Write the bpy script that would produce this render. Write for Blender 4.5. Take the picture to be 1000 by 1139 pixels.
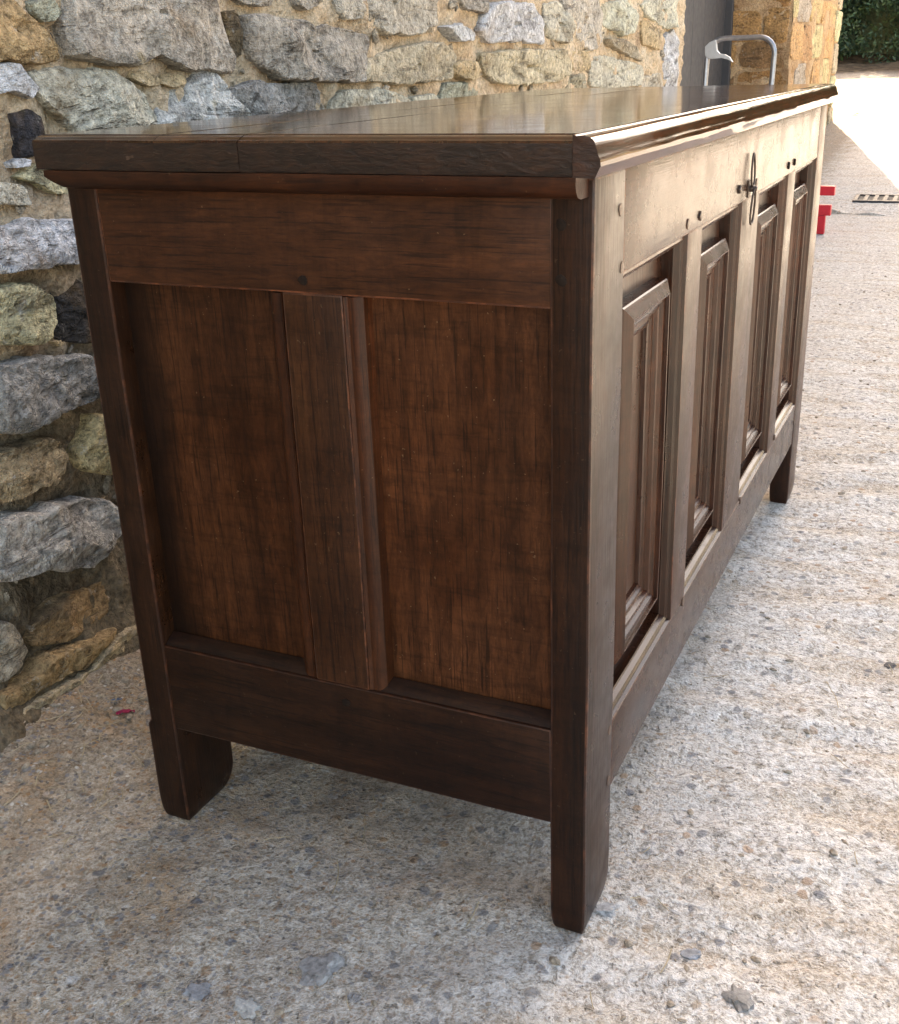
import bpy, bmesh, math, random
import numpy as np
from mathutils import Vector, Matrix, noise as mnoise

# ------------------------------------------------------------------ scene, camera, light
for o in list(bpy.data.objects): bpy.data.objects.remove(o)
scn = bpy.context.scene
COL = scn.collection
rad = math.radians
rnd = random.Random(7)

CAMP = (.2573, -.8006, .7852)
CAMR = tuple(rad(a) for a in (67.983, 1.531, 23.889))
FPX, PCX, PCY = 1231.0, 523.2, 568.5          # focal length and principal point in photo pixels (1000 x 1139)
cd = bpy.data.cameras.new('camera'); cam = bpy.data.objects.new('camera', cd); COL.objects.link(cam)
cam.location = CAMP; cam.rotation_euler = CAMR
cd.sensor_fit = 'HORIZONTAL'; cd.sensor_width = 36; cd.lens = 36*FPX/1000
cd.shift_x = -(PCX-500)/1000; cd.shift_y = (PCY-569.5)/1000
cd.clip_start = .02; cd.clip_end = 600
scn.camera = cam

SUN_AZ = math.atan2(-.257, 1.0)               # the sun stands ahead, a little to the wall's side
SUN_EL = rad(38)
w = bpy.data.worlds.new('World'); scn.world = w; w.use_nodes = True
nt = w.node_tree; nt.nodes.clear()
sky = nt.nodes.new('ShaderNodeTexSky'); sky.sky_type = 'NISHITA'; sky.sun_disc = False
sky.sun_elevation = SUN_EL; sky.sun_rotation = SUN_AZ; sky.air_density = 1.0; sky.dust_density = 3.0; sky.ozone_density = 1.0
bg = nt.nodes.new('ShaderNodeBackground'); bg.inputs[1].default_value = .12
wo = nt.nodes.new('ShaderNodeOutputWorld')
nt.links.new(sky.outputs[0], bg.inputs[0]); nt.links.new(bg.outputs[0], wo.inputs[0])
sl = bpy.data.lights.new('sun', 'SUN'); sl.energy = 4.2; sl.angle = rad(.53); sl.color = (1, .95, .87)
sun = bpy.data.objects.new('sun', sl); COL.objects.link(sun)
to_sun = Vector((math.sin(SUN_AZ)*math.cos(SUN_EL), math.cos(SUN_AZ)*math.cos(SUN_EL), math.sin(SUN_EL)))
sun.rotation_euler = to_sun.to_track_quat('Z', 'Y').to_euler(); sun.location = (-4, 6, 9)
scn.view_settings.view_transform = 'Standard'; scn.view_settings.look = 'None'
scn.view_settings.gamma = 1; scn.view_settings.exposure = 2.8
scn.view_settings.use_white_balance = True; scn.view_settings.white_balance_temperature = 8250; scn.view_settings.white_balance_tint = 13
scn.render.engine = 'CYCLES'
scn.cycles.max_bounces = 6; scn.cycles.diffuse_bounces = 3; scn.cycles.glossy_bounces = 3; scn.cycles.transmission_bounces = 2; scn.cycles.adaptive_threshold = .006; scn.cycles.use_denoising = True

# ------------------------------------------------------------------ helpers: pixels, noise
_R = Matrix.Rotation(CAMR[2], 3, 'Z') @ Matrix.Rotation(CAMR[1], 3, 'Y') @ Matrix.Rotation(CAMR[0], 3, 'X')
def ray(u, v): return _R @ Vector(((u-PCX)/FPX, -(v-PCY)/FPX, -1))
def hit(u, v, p, n):
    d = ray(u, v); n = Vector(n); c = Vector(CAMP)
    return c + d*((Vector(p)-c).dot(n)/d.dot(n))
def project(P):
    q = _R.transposed() @ (Vector(P)-Vector(CAMP)); return PCX+FPX*q.x/-q.z, PCY-FPX*q.y/-q.z

def _hash(ix, iy, s):
    h = (ix.astype(np.int64)*374761393 + iy.astype(np.int64)*668265263 + s*1274126177) & 0xffffffff
    h = ((h ^ (h >> 13))*1274126177) & 0xffffffff
    return ((h ^ (h >> 16)) & 0xffff)/65535.0
def vnoise(x, y, s=0):
    ix = np.floor(x); iy = np.floor(y); fx = x-ix; fy = y-iy
    fx = fx*fx*(3-2*fx); fy = fy*fy*(3-2*fy)
    a = _hash(ix, iy, s); b = _hash(ix+1, iy, s); c = _hash(ix, iy+1, s); d = _hash(ix+1, iy+1, s)
    return (a*(1-fx)+b*fx)*(1-fy)+(c*(1-fx)+d*fx)*fy - .5
def fbm(x, y, oct=4, s=0):
    r = 0; a = 1
    for i in range(oct):
        r = r + a*vnoise(x, y, s+i*17); x = x*2.03; y = y*2.03; a *= .5
    return r

# ------------------------------------------------------------------ helpers: objects
def tag(o, label=None, cat=None, group=None, kind=None):
    for k, v in (('label', label), ('category', cat), ('group', group), ('kind', kind)):
        if v: o[k] = v
    return o
def empty(name, loc=(0, 0, 0), parent=None):
    o = bpy.data.objects.new(name, None); COL.objects.link(o); o.location = loc; o.empty_display_size = .1
    if parent: o.parent = parent
    return o
def link(name, me, mats, parent=None, color=None, smooth=False):
    o = bpy.data.objects.new(name, me); COL.objects.link(o)
    for m in (mats if isinstance(mats, (list, tuple)) else [mats]): me.materials.append(m)
    if parent: o.parent = parent
    if color: o.color = (*color, 1)
    if smooth: me.polygons.foreach_set('use_smooth', [True]*len(me.polygons))
    return o
def from_bm(name, bm, mats, parent=None, color=None, smooth=False):
    me = bpy.data.meshes.new(name); bm.normal_update(); bm.to_mesh(me); bm.free()
    return link(name, me, mats, parent, color, smooth)
def pydata(name, V, F, mats, parent=None, color=None, smooth=False):
    me = bpy.data.meshes.new(name); me.from_pydata(V, [], F); me.update()
    return link(name, me, mats, parent, color, smooth)
def srgb(r, g, b):
    f = lambda c: (c/255/12.92 if c/255 <= .04045 else ((c/255+.055)/1.055)**2.4)
    return (f(r), f(g), f(b))

def box_bm(x0, x1, y0, y1, z0, z1, bev=.002, wob=.0006, cuts=6, seed=0, seg=2):
    bm = bmesh.new()
    bmesh.ops.create_cube(bm, size=1)
    c = Vector(((x0+x1)/2, (y0+y1)/2, (z0+z1)/2)); s = Vector((x1-x0, y1-y0, z1-z0))
    for v in bm.verts: v.co = Vector((v.co.x*s.x, v.co.y*s.y, v.co.z*s.z)) + c
    if bev:
        bmesh.ops.bevel(bm, geom=bm.edges[:], offset=min(bev, min(s)*.3), segments=seg, profile=.6, affect='EDGES', material=1)
    ax = max(range(3), key=lambda i: s[i]); lo = (x0, y0, z0)[ax]
    for k in range(1, cuts):
        n = Vector((0, 0, 0)); n[ax] = 1; p = Vector(c); p[ax] = lo + s[ax]*k/cuts
        bmesh.ops.bisect_plane(bm, geom=bm.verts[:]+bm.edges[:]+bm.faces[:], plane_co=p, plane_no=n)
    if wob:
        for v in bm.verts: v.co += mnoise.noise_vector(v.co*9 + Vector((seed*3.1, seed, 0)))*wob
    return bm
def tube_bm(bm, pts, r, seg=10, closed=False):
    pts = [Vector(p) for p in pts]; n = len(pts); rings = []
    up = Vector((.13, .27, .95)).normalized()
    for i, p in enumerate(pts):
        a = pts[(i-1) % n] if closed or i else p; b = pts[(i+1) % n] if closed or i < n-1 else p
        t = (b-a).normalized(); x = t.cross(up).normalized(); y = t.cross(x)
        rr = r[i] if isinstance(r, (list, tuple)) else r
        rings.append([bm.verts.new(p + (x*math.cos(2*math.pi*k/seg)+y*math.sin(2*math.pi*k/seg))*rr) for k in range(seg)])
    for i in range(n if closed else n-1):
        A = rings[i]; B = rings[(i+1) % n]
        for k in range(seg): bm.faces.new((A[k], A[(k+1) % seg], B[(k+1) % seg], B[k]))
    if not closed: bm.faces.new(rings[0][::-1]); bm.faces.new(rings[-1])
    return bm
def prism_bm(poly, axis, a, b, bev=0):
    """extrude a 2-D outline along an axis from a to b"""
    bm = bmesh.new()
    def P(q, t):
        return {'x': (t, q[0], q[1]), 'y': (q[0], t, q[1]), 'z': (q[0], q[1], t)}[axis]
    A = [bm.verts.new(P(q, a)) for q in poly]; B = [bm.verts.new(P(q, b)) for q in poly]
    n = len(poly)
    for i in range(n): bm.faces.new((A[i], A[(i+1) % n], B[(i+1) % n], B[i]))
    bm.faces.new(A[::-1]); bm.faces.new(B)
    bmesh.ops.recalc_face_normals(bm, faces=bm.faces[:])
    if bev: bmesh.ops.bevel(bm, geom=[e for e in bm.edges], offset=bev, segments=2, profile=.6, affect='EDGES', material=1)
    return bm

# ------------------------------------------------------------------ helpers: materials
class NT:
    def __init__(s, name):
        s.m = bpy.data.materials.new(name); s.m.use_nodes = True; s.t = s.m.node_tree; s.t.nodes.clear()
        s.out = s.n('ShaderNodeOutputMaterial'); s.b = s.n('ShaderNodeBsdfPrincipled'); s.l(s.b.outputs[0], s.out.inputs[0])
    def n(s, t, **k):
        x = s.t.nodes.new(t)
        for a, v in k.items(): setattr(x, a, v)
        return x
    def l(s, a, b): s.t.links.new(a, b)
    def set(s, sock, v):
        if hasattr(v, 'is_output'): s.l(v, sock)
        elif isinstance(v, (tuple, list)) and len(v) == 3 and sock.type == 'RGBA': sock.default_value = (*v, 1)
        else: sock.default_value = v
    def coord(s, kind='Object', scale=(1, 1, 1), rot=(0, 0, 0), rand=0.0):
        c = s.n('ShaderNodeTexCoord').outputs[kind]
        if rand:
            oi = s.n('ShaderNodeObjectInfo'); v = s.n('ShaderNodeVectorMath', operation='SCALE'); v.inputs[0].default_value = (7.3, 4.1, 9.7)
            sc = s.math('MULTIPLY', oi.outputs['Random'], rand); s.l(sc, v.inputs['Scale'])
            a = s.n('ShaderNodeVectorMath', operation='ADD'); s.l(c, a.inputs[0]); s.l(v.outputs[0], a.inputs[1]); c = a.outputs[0]
        mp = s.n('ShaderNodeMapping'); mp.inputs['Scale'].default_value = scale; mp.inputs['Rotation'].default_value = rot
        s.l(c, mp.inputs[0]); return mp.outputs[0]
    def noise(s, co, scale, detail=4, rough=.55, dist=0, lac=2):
        x = s.n('ShaderNodeTexNoise'); s.l(co, x.inputs['Vector'])
        x.inputs['Scale'].default_value = scale; x.inputs['Detail'].default_value = detail
        x.inputs['Roughness'].default_value = rough; x.inputs['Distortion'].default_value = dist; x.inputs['Lacunarity'].default_value = lac
        return x.outputs[0]
    def voro(s, co, scale, feature='F1', out=0, rnd=1):
        x = s.n('ShaderNodeTexVoronoi', feature=feature); s.l(co, x.inputs['Vector']); x.inputs['Scale'].default_value = scale
        x.inputs['Randomness'].default_value = rnd
        return x.outputs[out]
    def ramp(s, f, stops, interp='LINEAR'):
        r = s.n('ShaderNodeValToRGB'); r.color_ramp.interpolation = interp; e = r.color_ramp.elements
        while len(e) < len(stops): e.new(.5)
        for i, (p, c) in enumerate(stops):
            e[i].position = p; c = (c, c, c) if isinstance(c, (int, float)) else c; e[i].color = (*c, 1)
        s.l(f, r.inputs[0]); return r.outputs[0]
    def mix(s, f, a, b, mode='MIX'):
        x = s.n('ShaderNodeMix', data_type='RGBA', blend_type=mode)
        s.set(x.inputs[0], f); s.set(x.inputs[6], a); s.set(x.inputs[7], b); return x.outputs[2]
    def math(s, op, a, b=None, clamp=False):
        x = s.n('ShaderNodeMath', operation=op, use_clamp=clamp); s.set(x.inputs[0], a)
        if b is not None: s.set(x.inputs[1], b)
        return x.outputs[0]
    def bump(s, h, dist=.002, strength=1.0, normal=None):
        x = s.n('ShaderNodeBump'); x.inputs['Distance'].default_value = dist; x.inputs['Strength'].default_value = strength
        s.l(h, x.inputs['Height'])
        if normal is not None: s.l(normal, x.inputs['Normal'])
        return x.outputs[0]
    def fin(s, color=None, rough=None, normal=None, **k):
        if color is not None: s.set(s.b.inputs['Base Color'], color)
        if rough is not None: s.set(s.b.inputs['Roughness'], rough)
        if normal is not None: s.l(normal, s.b.inputs['Normal'])
        for a, v in k.items(): s.set(s.b.inputs[a.replace('_', ' ')], v)
        return s.m
    def objcol(s): return s.n('ShaderNodeObjectInfo').outputs['Color']
    def sep(s, co, i):
        x = s.n('ShaderNodeSeparateXYZ'); s.l(co, x.inputs[0]); return x.outputs[i]

def wood(name, axis, fleck=.5, rough=(.24, .42), bump=.0009, ior=1.38, stain=None):
    m = NT(name)
    L = {'x': (1, 0, 0), 'y': (0, 1, 0), 'z': (0, 0, 1)}[axis]
    def sc(across, along): return tuple(along if q else across for q in L)
    c1 = m.coord('Object', sc(34, 1.6), rand=1); c2 = m.coord('Object', sc(430, 13), rand=1)
    c3 = m.coord('Object', (1, 1, 1), rand=1); c4 = m.coord('Object', sc(14, 95), rand=1)
    streak = m.noise(c1, 1, 6, .62, .35); pore = m.noise(c2, 1, 3, .6); blot = m.noise(c3, 7, 5, .6, .3)
    big = m.noise(c3, 2.6, 3, .5); fl = m.noise(c4, 1, 3, .55, 1.2)
    col = m.ramp(streak, [(.28, srgb(71, 45, 29)), (.47, srgb(92, 59, 38)), (.60, srgb(107, 69, 45)), (.76, srgb(123, 82, 54))])
    col = m.mix(m.ramp(blot, [(.34, 1), (.62, 0)]), col, m.mix(1, col, srgb(196, 186, 176), 'MULTIPLY'))
    col = m.mix(m.ramp(big, [(.38, 0), (.66, .55)]), col, m.mix(1, col, (1.12, .95, .82), 'MULTIPLY'))
    col = m.mix(m.ramp(pore, [(.37, .62), (.43, 0)]), col, srgb(36, 23, 16))
    col = m.mix(m.math('MULTIPLY', m.ramp(fl, [(.56, 0), (.74, 1)]), fleck*.55), col, srgb(52, 34, 23))
    mot = m.noise(m.coord('Object', sc(170, 46), rand=1), 1, 4, .75, .5); col = m.mix(1, col, m.ramp(mot, [(.36, .70), (.5, 1.0), (.64, 1.30)]), 'MULTIPLY')
    fig = m.noise(m.coord('Object', sc(16, 110), rand=1), 1, 4, .65, .8); col = m.mix(fleck, col, m.mix(1, col, m.ramp(fig, [(.38, .66), (.46, 1.0), (.62, 1.20)]), 'MULTIPLY'))
    sp = m.noise(c3, 260, 2, .5); col = m.mix(m.ramp(sp, [(.72, 0), (.75, .6)]), col, srgb(150, 128, 104))
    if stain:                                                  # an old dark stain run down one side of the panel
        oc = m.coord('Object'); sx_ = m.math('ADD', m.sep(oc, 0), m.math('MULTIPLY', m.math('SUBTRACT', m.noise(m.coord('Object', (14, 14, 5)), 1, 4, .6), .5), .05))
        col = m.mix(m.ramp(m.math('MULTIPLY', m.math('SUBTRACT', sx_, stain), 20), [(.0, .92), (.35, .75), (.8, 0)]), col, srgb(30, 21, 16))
    col = m.mix(1, col, m.objcol(), 'MULTIPLY')
    h = m.math('ADD', m.math('MULTIPLY', pore, .7), m.math('MULTIPLY', streak, .9))
    dents = m.noise(m.coord('Object', sc(60, 9), rand=1), 1, 3, .5)
    h = m.math('ADD', h, m.math('MULTIPLY', dents, .7))
    r = m.ramp(m.noise(c3, 24, 4, .65), [(.3, rough[0]), (.7, rough[1])])
    return m.fin(col, r, m.bump(h, bump, .6), IOR=ior)

WOODX = wood('oak_grain_x', 'x'); WOODY = wood('oak_grain_y', 'y', .25, (.2, .32), .0004); DULLX = wood('dull_oak_grain_x', 'x', .4, (.40, .58), .0008, 1.30); DULLZ = wood('dull_oak_grain_z', 'z', .5, (.40, .58), .0008, 1.30)
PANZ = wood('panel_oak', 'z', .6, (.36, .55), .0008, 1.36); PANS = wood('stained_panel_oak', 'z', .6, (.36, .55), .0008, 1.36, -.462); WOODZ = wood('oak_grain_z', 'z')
LIDW = wood('oak_lid', 'y', .25, (.05, .12), .00003)
def wear():
    m = NT('oak_worn_edge'); c = m.coord('Object', (1, 1, 1), rand=1)
    f = m.noise(c, 60, 4, .6)
    col = m.ramp(f, [(.35, srgb(76, 44, 29)), (.52, srgb(108, 64, 43)), (.70, srgb(176, 110, 76))])
    return m.fin(m.mix(1, col, m.objcol(), 'MULTIPLY'), .36, m.bump(m.noise(c, 180, 3), .0008, .6))
WEAR = wear()
def endgrain():
    m = NT('oak_end_grain'); c = m.coord('Object', (1, 1, 1), rand=1)
    a = m.noise(m.coord('Object', (60, 60, 190), (0, rad(35), 0), rand=1), 1, 4, .65, .8); f = m.noise(c, 34, 4, .6)
    col = m.ramp(a, [(.34, srgb(38, 24, 16)), (.55, srgb(70, 45, 30)), (.78, srgb(98, 68, 48))])
    col = m.mix(m.ramp(f, [(.4, .5), (.6, 0)]), col, srgb(34, 23, 17))
    sp = m.noise(m.coord('Object', (90, 90, 260), (0, rad(-28), 0), rand=1), 1, 2, .5)
    col = m.mix(m.ramp(sp, [(.70, 0), (.76, .6)]), col, srgb(150, 128, 112))
    return m.fin(m.mix(1, col, m.objcol(), 'MULTIPLY'), .42, m.bump(m.math('ADD', a, m.math('MULTIPLY', sp, .6)), .0016, .8))
ENDG = endgrain()

def stone_mat():
    m = NT('rubble_stone'); c = m.coord('Object'); lay = m.coord('Object', (7, 7, 26), (rad(9), 0, 0), rand=1)
    base = m.objcol()
    n1 = m.noise(c, 11, 6, .65, .4); n2 = m.noise(c, 85, 4, .75, .4); n3 = m.noise(lay, 1, 5, .65, .6); n4 = m.noise(c, 260, 2, .6)
    col = m.mix(1, base, m.ramp(n1, [(.28, .66), (.5, 1.0), (.72, 1.25)]), 'MULTIPLY')
    col = m.mix(1, col, m.ramp(n2, [(.34, .45), (.5, 1.0), (.66, 1.4)]), 'MULTIPLY')
    och = m.noise(c, 6.5, 4, .6, .5)
    col = m.mix(m.ramp(och, [(.55, 0), (.72, .5)]), col, srgb(150, 118, 74))
    lich = m.noise(c, 33, 5, .72); col = m.mix(m.ramp(lich, [(.60, 0), (.68, .55)]), col, srgb(206, 202, 192))
    dk = m.noise(c, 24, 5, .7, .8); col = m.mix(m.ramp(dk, [(.30, .72), (.41, 0)]), col, srgb(64, 57, 49))
    seam = m.ramp(n3, [(.36, .8), (.42, 0)]); col = m.mix(m.math('MULTIPLY', seam, .6), col, srgb(70, 62, 54))
    yl = m.noise(c, 17, 4, .6); col = m.mix(m.ramp(yl, [(.66, 0), (.75, .35)]), col, srgb(162, 146, 78))
    h = m.math('ADD', m.math('MULTIPLY', n2, 1.2), m.math('MULTIPLY', n3, 1.5))
    h = m.math('ADD', h, m.math('MULTIPLY', n4, .5)); h = m.math('SUBTRACT', h, m.math('MULTIPLY', seam, .4))
    return m.fin(col, .93, m.bump(h, .014, 1.0), Specular_IOR_Level=.2)
STONE = stone_mat()
def mortar_mat(name='lime_mortar', tint=(1, 1, 1)):
    m = NT(name); c = m.coord('Object')
    n1 = m.noise(c, 9, 5, .6, .4); n2 = m.noise(c, 95, 5, .7); n3 = m.noise(c, 330, 3, .6); v = m.voro(c, 120)
    col = m.ramp(n1, [(.3, srgb(178, 150, 122)), (.5, srgb(214, 190, 158)), (.7, srgb(228, 212, 186))])
    col = m.mix(1, col, m.ramp(n2, [(.3, .5), (.52, 1.0), (.72, 1.22)]), 'MULTIPLY')
    col = m.mix(m.ramp(n3, [(.60, 0), (.68, .6)]), col, srgb(226, 214, 192))
    z = m.sep(c, 2); zz = m.math('ADD', z, m.math('MULTIPLY', m.noise(c, 12, 5, .65), .5))
    soil = m.ramp(zz, [(.42, 1), (.72, 0)])                       # soil and moss washed into the low joints
    dirt = m.ramp(n2, [(.35, srgb(50, 46, 38)), (.6, srgb(98, 86, 68)), (.75, srgb(140, 124, 98))])
    col = m.mix(m.math('MULTIPLY', soil, .85), col, dirt)
    col = m.mix(1, col, tint, 'MULTIPLY')
    h = m.math('ADD', n2, m.math('MULTIPLY', n3, .5)); h = m.math('ADD', h, m.math('MULTIPLY', v, .6))
    return m.fin(col, .97, m.bump(h, .011, 1.0), Specular_IOR_Level=.15)
MORTAR = mortar_mat(); CLAY = mortar_mat('clay_mortar', (.78, .68, .58))

def ground_mat():
    m = NT('worn_concrete'); c = m.coord('Object'); x = m.sep(c, 0); y = m.sep(c, 1)
    rip = m.coord('Object', (3.2, 15, 3), (0, 0, rad(-22)))
    r1 = m.noise(rip, 1, 5, .6, .35)
    big = m.noise(c, 1.7, 3, .55); mid = m.noise(c, 11, 4, .65, .4); fine = m.noise(c, 95, 4, .75, .5); gr = m.noise(c, 340, 3, .7)
    vor = m.n('ShaderNodeTexVoronoi'); wv = m.n('ShaderNodeVectorMath', operation='ADD'); m.l(c, wv.inputs[0])
    ws = m.n('ShaderNodeTexNoise'); m.l(c, ws.inputs['Vector']); ws.inputs['Scale'].default_value = 40
    wsc = m.n('ShaderNodeVectorMath', operation='SCALE'); m.l(ws.outputs[1], wsc.inputs[0]); wsc.inputs['Scale'].default_value = .012; m.l(wsc.outputs[0], wv.inputs[1])
    m.l(wv.outputs[0], vor.inputs['Vector']); vor.inputs['Scale'].default_value = 62
    chipc = vor.outputs['Color']; chipd = vor.outputs['Distance']
    # cement and grit
    spk = m.math('ADD', m.math('MULTIPLY', fine, .65), m.math('MULTIPLY', gr, .35))
    cem = m.ramp(spk, [(.30, srgb(108, 102, 92)), (.44, srgb(176, 170, 160)), (.52, srgb(213, 209, 202)), (.66, srgb(234, 232, 227))])
    dirt = m.ramp(spk, [(.28, srgb(108, 95, 79)), (.5, srgb(186, 169, 146)), (.68, srgb(226, 214, 195))])
    # dirt lies where feet do not wear: towards the wall, in the hollows of the ripples
    wallside = m.math('MULTIPLY', m.math('ADD', x, m.math('MULTIPLY', m.math('SUBTRACT', big, .5), .7)), -1.0)
    wf = m.ramp(m.math('ADD', wallside, .5), [(.42, 0), (.62, .62), (1.0, 1)])
    wf = m.math('MULTIPLY', wf, m.ramp(m.math('MULTIPLY', y, .2), [(.24, 1), (.50, .25)]))
    hol = m.ramp(m.math('ADD', m.math('MULTIPLY', r1, .7), m.math('MULTIPLY', mid, .3)), [(.42, 1), (.52, 0)])
    dm = m.math('MAXIMUM', wf, m.math('MULTIPLY', hol, .72))
    dm = m.math('MULTIPLY', dm, m.ramp(gr, [(.35, 1), (.7, .45)]))
    col = m.mix(dm, cem, dirt)
    soilm = m.ramp(m.math('ADD', m.math('MULTIPLY', x, -1), m.math('MULTIPLY', m.math('SUBTRACT', mid, .5), .35)), [(.55, 0), (.70, .85)])
    col = m.mix(soilm, col, m.ramp(spk, [(.32, srgb(70, 61, 51)), (.5, srgb(138, 124, 106)), (.68, srgb(190, 176, 156))]))
    rust = m.noise(c, 5.5, 4, .6, .6); rm = m.math('MULTIPLY', m.ramp(rust, [(.46, 0), (.64, 1)]), m.ramp(fine, [(.4, .2), (.6, .9)]))
    near = m.ramp(m.math('MULTIPLY', y, -1), [(-.0, 0.0), (.16, 1)])
    col = m.mix(m.math('MULTIPLY', rm, m.math('MULTIPLY', wf, .8)), col, srgb(176, 134, 86))
    # stone chips showing in the face
    sx = m.n('ShaderNodeSeparateXYZ'); m.l(chipc, sx.inputs[0])
    isch = m.math('MULTIPLY', m.ramp(sx.outputs[0], [(.70, 0), (.72, 1)]), m.ramp(chipd, [(.28, 1), (.42, 0)]))
    chcol = m.ramp(sx.outputs[1], [(.0, srgb(96, 98, 104)), (.35, srgb(138, 138, 138)), (.6, srgb(160, 150, 134)), (.82, srgb(168, 130, 92)), (1, srgb(206, 204, 200))])
    col = m.mix(m.math('MULTIPLY', isch, .72), col, m.mix(1, chcol, m.ramp(gr, [(.3, .8), (.7, 1.15)]), 'MULTIPLY'))
    v2 = m.n('ShaderNodeTexVoronoi'); m.l(wv.outputs[0], v2.inputs['Vector']); v2.inputs['Scale'].default_value = 190; s2 = m.n('ShaderNodeSeparateXYZ'); m.l(v2.outputs['Color'], s2.inputs[0])
    g2 = m.math('MULTIPLY', m.ramp(s2.outputs[0], [(.50, 0), (.54, 1)]), m.ramp(v2.outputs['Distance'], [(.35, 1), (.6, 0)]))
    gc = m.ramp(s2.outputs[1], [(0, srgb(84, 84, 88)), (.3, srgb(128, 132, 140)), (.5, srgb(168, 156, 138)), (.7, srgb(172, 128, 84)), (.85, srgb(120, 98, 78)), (1, srgb(224, 222, 216))])
    col = m.mix(m.math('MULTIPLY', g2, m.math('ADD', m.math('MULTIPLY', wf, .45), .22)), col, gc)
    pit = m.ramp(m.noise(c, 120, 3, .6), [(.30, 1), (.38, 0)]); col = m.mix(m.math('MULTIPLY', pit, .5), col, srgb(84, 77, 68))
    # earth beyond the yard
    far = m.ramp(m.math('MULTIPLY', m.math('SUBTRACT', y, 14.6), 1), [(0, 0), (.6, 1)])
    col = m.mix(far, col, m.ramp(mid, [(.35, srgb(58, 46, 34)), (.65, srgb(120, 98, 72))]))
    h = m.math('ADD', m.math('MULTIPLY', fine, .8), m.math('MULTIPLY', gr, .35)); h = m.math('ADD', h, m.math('MULTIPLY', mid, .9))
    h = m.math('ADD', h, m.math('MULTIPLY', r1, 1.5)); h = m.math('SUBTRACT', h, m.math('MULTIPLY', pit, .35)); h = m.math('ADD', h, m.math('MULTIPLY', isch, .12))
    return m.fin(col, .93, m.bump(h, .009, .9), Specular_IOR_Level=.2)
GROUND = ground_mat()
def plain(name, col, rough=.6, metal=0, nscale=40, var=.25, bump=.001, objcol=False, spec=.5):
    m = NT(name); c = m.coord('Object', rand=1); n = m.noise(c, nscale, 5, .65)
    base = m.mix(1, m.ramp(n, [(.25, 1-var), (.5, 1.0), (.75, 1+var)]), m.objcol() if objcol else col, 'MULTIPLY')
    return m.fin(base, m.ramp(m.noise(c, nscale*1.7, 3), [(.3, rough*.85), (.7, min(1, rough*1.15))]), m.bump(n, bump, .6), Metallic=metal, Specular_IOR_Level=spec)
IRON = plain('wrought_iron', srgb(74, 62, 54), .45, .5, 120, .4, .001)
PEG = plain('oak_peg', srgb(30, 22, 17), .75, 0, 150, .3, .001, False, .15)
STEEL = plain('galvanised_tube', srgb(150, 150, 152), .34, .75, 60, .18, .0004)
PLASTIC = plain('grey_white_guard', srgb(176, 178, 178), .5, 0, 50, .1, .0003)
RUBBER = plain('black_rubber', srgb(34, 34, 36), .8, 0, 60, .2, .0008)
REDP = plain('red_paint', srgb(196, 30, 44), .42, 0, 40, .15, .0004)
DOORP = plain('charcoal_door_paint', srgb(54, 55, 58), .6, 0, 18, .14, .0006)
PEBBLE = plain('stone_chip', srgb(120, 118, 114), .9, 0, 160, .5, .003, True)
STRAW = plain('straw', srgb(170, 154, 124), .85, 0, 200, .25, .0005)
SCRAP = plain('litter_scrap', srgb(190, 60, 96), .7, 0, 90, .3, .0005, True)
CASTI = plain('drain_iron', srgb(60, 60, 62), .6, .4, 80, .3, .001)
KERBM = plain('kerb_concrete', srgb(150, 144, 130), .9, 0, 30, .35, .004)
BARK = plain('bark', srgb(84, 70, 54), .9, 0, 30, .4, .01)
SLATE = plain('roof_slate', srgb(84, 86, 92), .7, 0, 20, .3, .004)
def leafmat():
    m = NT('hedge_leaf'); c = m.coord('Object'); n = m.noise(c, 3, 3); a = m.n('ShaderNodeNewGeometry').outputs['Random Per Island']
    col = m.mix(a, srgb(34, 58, 36), srgb(66, 92, 50)); col = m.mix(m.ramp(n, [(.35, 0), (.65, .5)]), col, srgb(40, 66, 52))
    return m.fin(col, .55)
LEAF = leafmat()

# ------------------------------------------------------------------ ground
def gz(y):
    y = np.asarray(y, float)
    return np.where(y < 5.5, 0, np.where(y < 12.5, .03 + .067*(y-5.5), .5))
def axis_pts(lo, hi, step, a, b, grow=1.25):
    p = list(np.arange(lo, hi+1e-9, step)); s = step
    while p[-1] < b: s *= grow; p.append(p[-1]+s)
    s = step
    while p[0] > a: s *= grow; p.insert(0, p[0]-s)
    return np.array(p)
gx = axis_pts(-1.05, .5, .011, -120, 120); gy = axis_pts(-.5, 1.9, .011, -120, 200, 1.035)
X, Y = np.meshgrid(gx, gy)
amp = np.exp(-np.maximum(0, np.abs(X)-1.5)/6)*np.exp(-np.maximum(0, Y-3)/8)
c24, s24 = math.cos(rad(22)), math.sin(rad(22)); U = X*c24+Y*s24; Vv = -X*s24+Y*c24
Z = gz(Y) + (.009*fbm(X*2.1, Y*2.1, 3, 3) + .009*fbm(U*3.4, Vv*15, 3, 31)*np.clip((X+.35)/.3, .25, 1) + .005*fbm(X*17, Y*17, 3, 9) + .004*fbm(X*55, Y*55, 2, 77))*amp
Z += np.clip(-.62-X, 0, .25)*.14*(Y < 3.6)*(1+.8*fbm(X*9, Y*9, 3, 5))          # earth heaped along the wall foot
Z += np.where(Y > 14.3, np.clip((Y-14.3)*.06, 0, .25)*(1+fbm(X*1.2, Y*1.2, 3, 4)), 0)
ny, nx = X.shape
idx = np.arange(nx*ny).reshape(ny, nx)
F = np.stack([idx[:-1, :-1], idx[:-1, 1:], idx[1:, 1:], idx[1:, :-1]], -1).reshape(-1, 4)
ground = pydata('ground', np.stack([X, Y, Z], -1).reshape(-1, 3).tolist(), F.tolist(), GROUND, smooth=True)
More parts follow.
